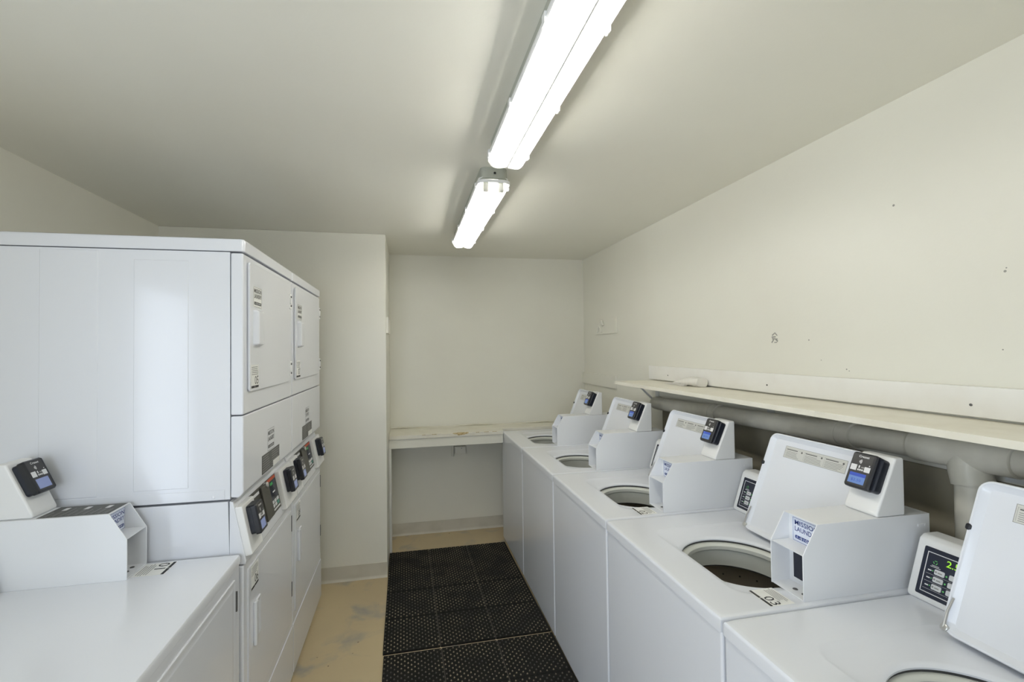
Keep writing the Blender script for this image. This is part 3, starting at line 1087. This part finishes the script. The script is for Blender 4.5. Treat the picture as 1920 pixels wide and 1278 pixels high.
def pull(b, fr, u0, u1, v0, v1, raised):
    """vertical moulded door pull"""
    if raised:
        b.loft(fr, u0, u1, v0, v1, 0.010, [(0, 0), (0.002, 0.010), (0.006, 0.018), (0.012, 0.020)], k=4)
        b.loft(fr, u0 + 0.034, u1 + 0.004, v0 - 0.002, v1 + 0.002, 0.006, [(0, 0), (0.001, 0.004), (0.004, 0.005)], k=3)
    else:
        b.loft(fr, u0, u1, v0, v1, 0.008, [(0, 0), (0.001, 0.004), (0.004, 0.005), (0.012, 0.004), (0.020, -0.0)], k=4)
        b.slab(fr, u0 - 0.002, u0 + 0.022, v0 - 0.01, v1 + 0.004, 0, 0.012, bev=0.004)


def stack(y0, W, nums, label):
    t = empty('stacked_dryer', (DX, y0, 0))
    tag(t, label, 'dryer', 'stacked tumble dryers')
    D = 0.80
    ff = Fr((0, 0, 0), (0, 1, 0), (0, 0, 1))              # front face, u = +y, w = +x
    # lower unit
    b = MB()
    b.prism([(-D, 0.018), (-D, 1.095), (-0.050, 1.095), (-0.045, 0.90), (-0.043, 0.875), (-0.043, 0.018)], 0.004, W - 0.004, bev=0.003)
    b.build('lower_cabinet', 'enamel_dryer', t)
    for x in (-0.08, -D + 0.08):
        for y in (0.06, W - 0.06):
            MB().lathe((x, y, 0), [(0.0, 0.0), (0.02, 0.0), (0.02, 0.012), (0.009, 0.014), (0.009, 0.02)], 12).build('foot', 'rubber_black', t)
    b = MB()
    b.box(-0.041, 0.0, 0.002, W - 0.002, 0.020, 0.868, bev=0.006, seg=3)
    b.build('lower_front', 'enamel_dryer', t)
    # door of the lower dryer
    b = MB()
    b.loft(ff, 0.040, W - 0.030, 0.306, 0.838, 0.006, [(0, 0.0002), (0, 0.003), (0.002, 0.0045)], k=3)
    b.loft(ff, 0.044, W - 0.034, 0.310, 0.834, 0.006, [(0, 0.0045), (0.003, 0.0052)], k=3, cap0=False)
    dl = b.build('lower_door', 'enamel_dryer', t)
    b = MB()
    f5 = Fr((0.0052, 0, 0), (0, 1, 0), (0, 0, 1))
    pull(b, f5, 0.088, 0.165, 0.545, 0.690, False)
    b.build('door_pull', 'enamel_dryer', dl)
    for z0, z1 in ((0.735, 0.812), (0.420, 0.490)):
        b = MB()
        b.box(-0.001, 0.0075, W - 0.036, W - 0.028, z0, z1, bev=0.001)
        b.build('hinge', 'hinge_grey', dl)
    b = MB()
    b.loft(ff, 0.004, W - 0.004, 0.024, 0.262, 0.004, [(0, 0.0002), (0, 0.003), (0.003, 0.0045)], k=3)
    b.build('kick_panel', 'enamel_dryer', t)
    printed_sticker(Fr((0.0058, 0.062, 0.745), (0, 1, 0), (0, 0, 1)), 0.080, 0.088, nums[1], 'number_sticker', dl)
    # console band: sloped face between the units
    b = MB()
    b.prism([(-0.046, 0.872), (0.006, 0.872), (0.008, 0.885), (-0.034, 1.092), (-0.046, 1.096)], 0.004, W - 0.004, bev=0.003)
    co = b.build('control_band', 'enamel_dryer', t)
    sl = Vector((-0.042, 0, 0.207))
    fc = Fr((0.008, 0, 0.885), (0, 1, 0), sl)
    right0 = W - 0.205
    for a, c in ((0.006, 0.128), (right0, W - 0.006)):
        b = MB()
        b.slab(fc, a, c, 0.012, 0.190, -0.002, 0.024, bev=0.006)
        m_ = b.build('reader_block', 'plastic_white', t)
        u = a + 0.022 if a < 0.1 else a + 0.045
        card_reader(Fr(fc(u, 0.070, 0.024), (0, 1, 0), sl), m_, 'screen_pale')
    b = MB()
    p0, p1 = 0.132, right0 - 0.004
    pw = p1 - p0
    b.slab(fc, p0, p1, 0.036, 0.186, 0, 0.004, m=0, bev=0.001)
    z = 0.0045
    b.slab(fc, p0 + 0.36 * pw, p0 + 0.64 * pw, 0.040, 0.182, 0.004, 0.012, m=0, bev=0.002)      # coin mechanism column
    b.quad(fc, p0 + 0.02 * pw, p0 + 0.33 * pw, 0.165, 0.176, 1, z)
    b.quad(fc, p0 + 0.64 * pw, p0 + 0.98 * pw, 0.172, 0.184, 3, z)
    b.quad(fc, p0 + 0.66 * pw, p0 + 0.97 * pw, 0.092, 0.168, 4, z)
    b.quad(fc, p0 + 0.74 * pw, p0 + 0.84 * pw, 0.152, 0.164, 5, z + 0.0004)
    b.quad(fc, p0 + 0.78 * pw, p0 + 0.88 * pw, 0.118, 0.124, 1, z + 0.0004)
    for i in range(3):
        for j in range(2):
            u = p0 + (0.67 + 0.10 * i) * pw
            v = 0.060 + 0.016 * j
            b.slab(fc, u, u + 0.08 * pw, v, v + 0.013, 0.004, 0.006, m=(6 if (i == 2 and j == 0) else 1), bev=0.001)
    b.quad(fc, p0 + 0.66 * pw, p0 + 0.97 * pw, 0.046, 0.053, 1, z)
    b.slab(fc, p0 + 0.17 * pw, p0 + 0.32 * pw, 0.046, 0.066, 0.004, 0.007, m=5, bev=0.001)
    b.quad(fc, p0 + 0.15 * pw, p0 + 0.33 * pw, 0.040, 0.043, 1, z)
    b.quad(fc, p0 + 0.20 * pw, p0 + 0.32 * pw, 0.071, 0.085, 1, z)
    b.quad(fc, p0 + 0.05 * pw, p0 + 0.13 * pw, 0.078, 0.094, 1, z)
    b.quad(fc, p0 + 0.04 * pw, p0 + 0.14 * pw, 0.101, 0.105, 1, z)
    b.build('control_panel', ['panel_olive', 'button_white', 'ink_grey', 'label_red', 'panel_navy', 'button_green', 'button_teal'], co, smooth=None)
    b = MB()
    u = p0 + 0.56 * pw
    b.loft(fc, u - 0.012, u + 0.012, 0.163, 0.187, 0.012, [(0, 0.003), (0, 0.016), (0.003, 0.019), (0.006, 0.0195)], k=5)
    b.build('key_lock', 'silver', co)
    # upper unit
    b = MB()
    b.box(-D, -0.043, 0.004, W - 0.004, 1.102, 1.972, bev=0.002)
    uc = b.build('upper_cabinet', 'enamel_dryer', t)
    # pressed ribs of the side panel
    fsd = Fr((0, 0.004, 0), (1, 0, 0), (0, 0, 1))         # u = +x, w = -y
    for ua, ub, za, zb in ((-0.342, -0.174, 1.150, 1.938), (-0.615, -0.447, 1.140, 1.966)):
        b = MB()
        b.loft(fsd, ua, ub, za, zb, 0.003, [(0, -0.0002), (0.002, 0.0015), (0.006, 0.0015)], k=2)
        b.build('side_rib', 'enamel_dryer', uc, smooth=20)
    b = MB()
    b.slab(fsd, -D + 0.01, -0.06, 1.104, 1.138, 0, 0.002, bev=0.0012)
    b.loft(fsd, -0.100, -0.090, 1.108, 1.118, 0.005, [(0, 0.002), (0.001, 0.0045), (0.004, 0.005)], k=3)
    b.build('side_flange', 'enamel_dryer', uc)
    b = MB()
    b.prism([(-0.041, 1.108), (-0.014, 1.106), (0.0, 1.122), (0.0, 1.392), (-0.041, 1.392)], 0.002, W - 0.002, bev=0.005, seg=3)
    mp = b.build('middle_panel', 'enamel_dryer', t)
    b = MB()
    b.box(-0.041, 0.0, 0.002, W - 0.002, 1.3955, 1.969, bev=0.006, seg=3)
    b.build('upper_front', 'enamel_dryer', t)
    b = MB()
    b.loft(ff, 0.040, W - 0.082, 1.474, 1.946, 0.012, [(0.005, -0.0002), (0.005, 0.003), (0, 0.0035), (0, 0.009), (0.002, 0.0105)], k=4)
    du = b.build('upper_door', 'enamel_dryer', t)
    f5 = Fr((0.0105, 0, 0), (0, 1, 0), (0, 0, 1))
    b = MB()
    pull(b, f5, 0.074, 0.150, 1.640, 1.775, True)
    b.build('door_pull', 'enamel_dryer', du)
    for z in (1.862, 1.535):
        b = MB()
        b.box(0.0, 0.0125, W - 0.080, W - 0.046, z - 0.036, z + 0.036, bev=0.0015)
        b.box(0.010, 0.018, W - 0.078, W - 0.064, z - 0.014, z + 0.014, bev=0.002)
        fh = Fr((0.0125, 0, 0), (0, 1, 0), (0, 0, 1))
        for dz in (-0.022, 0.022):
            b.loft(fh, W - 0.066, W - 0.054, z + dz - 0.005, z + dz + 0.005, 0.005, [(0, 0), (0.001, 0.003), (0.003, 0.004)], m=1, k=3)
        b.build('hinge', ['plastic_white', 'hinge_grey'], du)
    shop_sign(Fr((0.0107, 0.074, 1.785), (0, 1, 0), (0, 0, 1)), 0.098, 0.078, 'sign', du, ink='ink_black', bg='paper')
    printed_sticker(Fr((0.0107, 0.050, 1.482), (0, 1, 0), (0, 0, 1)), 0.082, 0.088, nums[0], 'number_sticker', du)
    # signs on the panel between
    shop_sign(Fr((0.0002, 0.275 * W / 0.675, 1.205), (0, 1, 0), (0, 0, 1)), 0.100, 0.092, 'sign', mp, ink='label_dark', bg='enamel_dryer')
    fm = Fr((0.0002, 0.205 * W / 0.675, 1.128), (0, 1, 0), (0, 0, 1))
    b = MB()
    b.slab(fm, 0, 0.245, 0, 0.075, 0, 0.0004, m=0)
    for i in range(7):
        v = 0.008 + 0.0095 * i
        for u0, u1 in ((0.008, 0.115), (0.13, 0.237)):
            b.quad(fm, u0, u1 - 0.03 * random.random(), v, v + 0.0025, 1, 0.0007)
    b.slab(fm, 0.150, 0.245, 0, 0.024, 0.0004, 0.0009, m=2)
    b.build('instruction_label', ['label_dark', 'ink_grey', 'paper'], mp, smooth=None)
    # top cap
    b = MB()
    fcap = Fr((0, 0, 1.9745), (1, 0, 0), (0, 1, 0))
    b.loft(fcap, -D, 0.004, 0.0, W, 0.014, [(0.002, 0.0), (0, 0.002), (0, 0.036), (0.003, 0.043), (0.010, 0.046)], k=4)
    b.build('top_cap', 'enamel_dryer', t)
    return t


stack(1.725, 0.676, ('05', '06'), 'nearer white stacked dryer with its broad side panel in view')
stack(2.404, 0.728, ('07', '08'), 'farther white stacked dryer beside the boxed-out wall')

# ------------------------------------------------------------------ single dryer in the left foreground
t = empty('coin_dryer', (-0.575, 1.7205, 0), math.pi)
tag(t, 'low white single dryer with number 10 sticker in the left foreground', 'dryer')
w, d, zt = 0.684, 0.692, 0.915
MB().box(0.004, d - 0.004, 0.005, w - 0.005, 0.018, zt - 0.030, bev=0.005, seg=3).build('cabinet', 'enamel', t)
b = MB()
fd = Fr((0, 0, zt), (1, 0, 0), (0, 1, 0))
b.loft(fd, 0, d, 0.002, w - 0.002, 0.008, [(0.003, -0.030), (0, -0.028), (0, -0.008), (0.003, -0.002), (0.008, 0.0)], k=4)
b.build('top', 'enamel', t)
for x in (0.06, d - 0.06):
    for y in (0.06, w - 0.06):
        MB().lathe((x, y, 0), [(0.0, 0.0), (0.022, 0.0), (0.022, 0.012), (0.010, 0.014), (0.010, 0.022)], 12).build('foot', 'rubber_black', t)
ff = Fr((0.004, 0, 0), (0, -1, 0), (0, 0, 1))            # u = -y, w = -x (outwards)
b = MB()
b.loft(ff, -w + 0.040, -0.050, 0.270, 0.852, 0.008, [(0, -0.0005), (0, 0.002), (0.002, 0.004), (0.010, 0.004), (0.012, 0.0028), (0.024, 0.0028), (0.026, 0.0042), (0.030, 0.0042)], k=3)
dd = b.build('door', 'enamel', t)
b = MB()
b.box(-0.004, 0.006, 0.044, 0.052, 0.742, 0.808, bev=0.001)
b.build('hinge', 'hinge_grey', dd)
b = MB()
b.box(-0.004, 0.006, 0.044, 0.052, 0.335, 0.400, bev=0.001)
b.build('hinge', 'hinge_grey', dd)
b = MB()
pull(b, Fr((-0.0002, 0, 0), (0, -1, 0), (0, 0, 1)), -w + 0.09, -w + 0.165, 0.53, 0.67, False)
b.build('door_pull', 'enamel', dd)
control_console(t, 0.145, w - 0.004, x0=0.605)
coin_box(t, x0=0.284, y0=0.014, y1=0.124, top_label=True, scr='screen_pale')
fs = Fr((0.190, 0.106, zt - 0.0002), (0, -1, 0), (1, 0, 0)); fs.w = Vector((0, 0, 1))
printed_sticker(fs, 0.088, 0.094, '10', 'number_sticker', t)
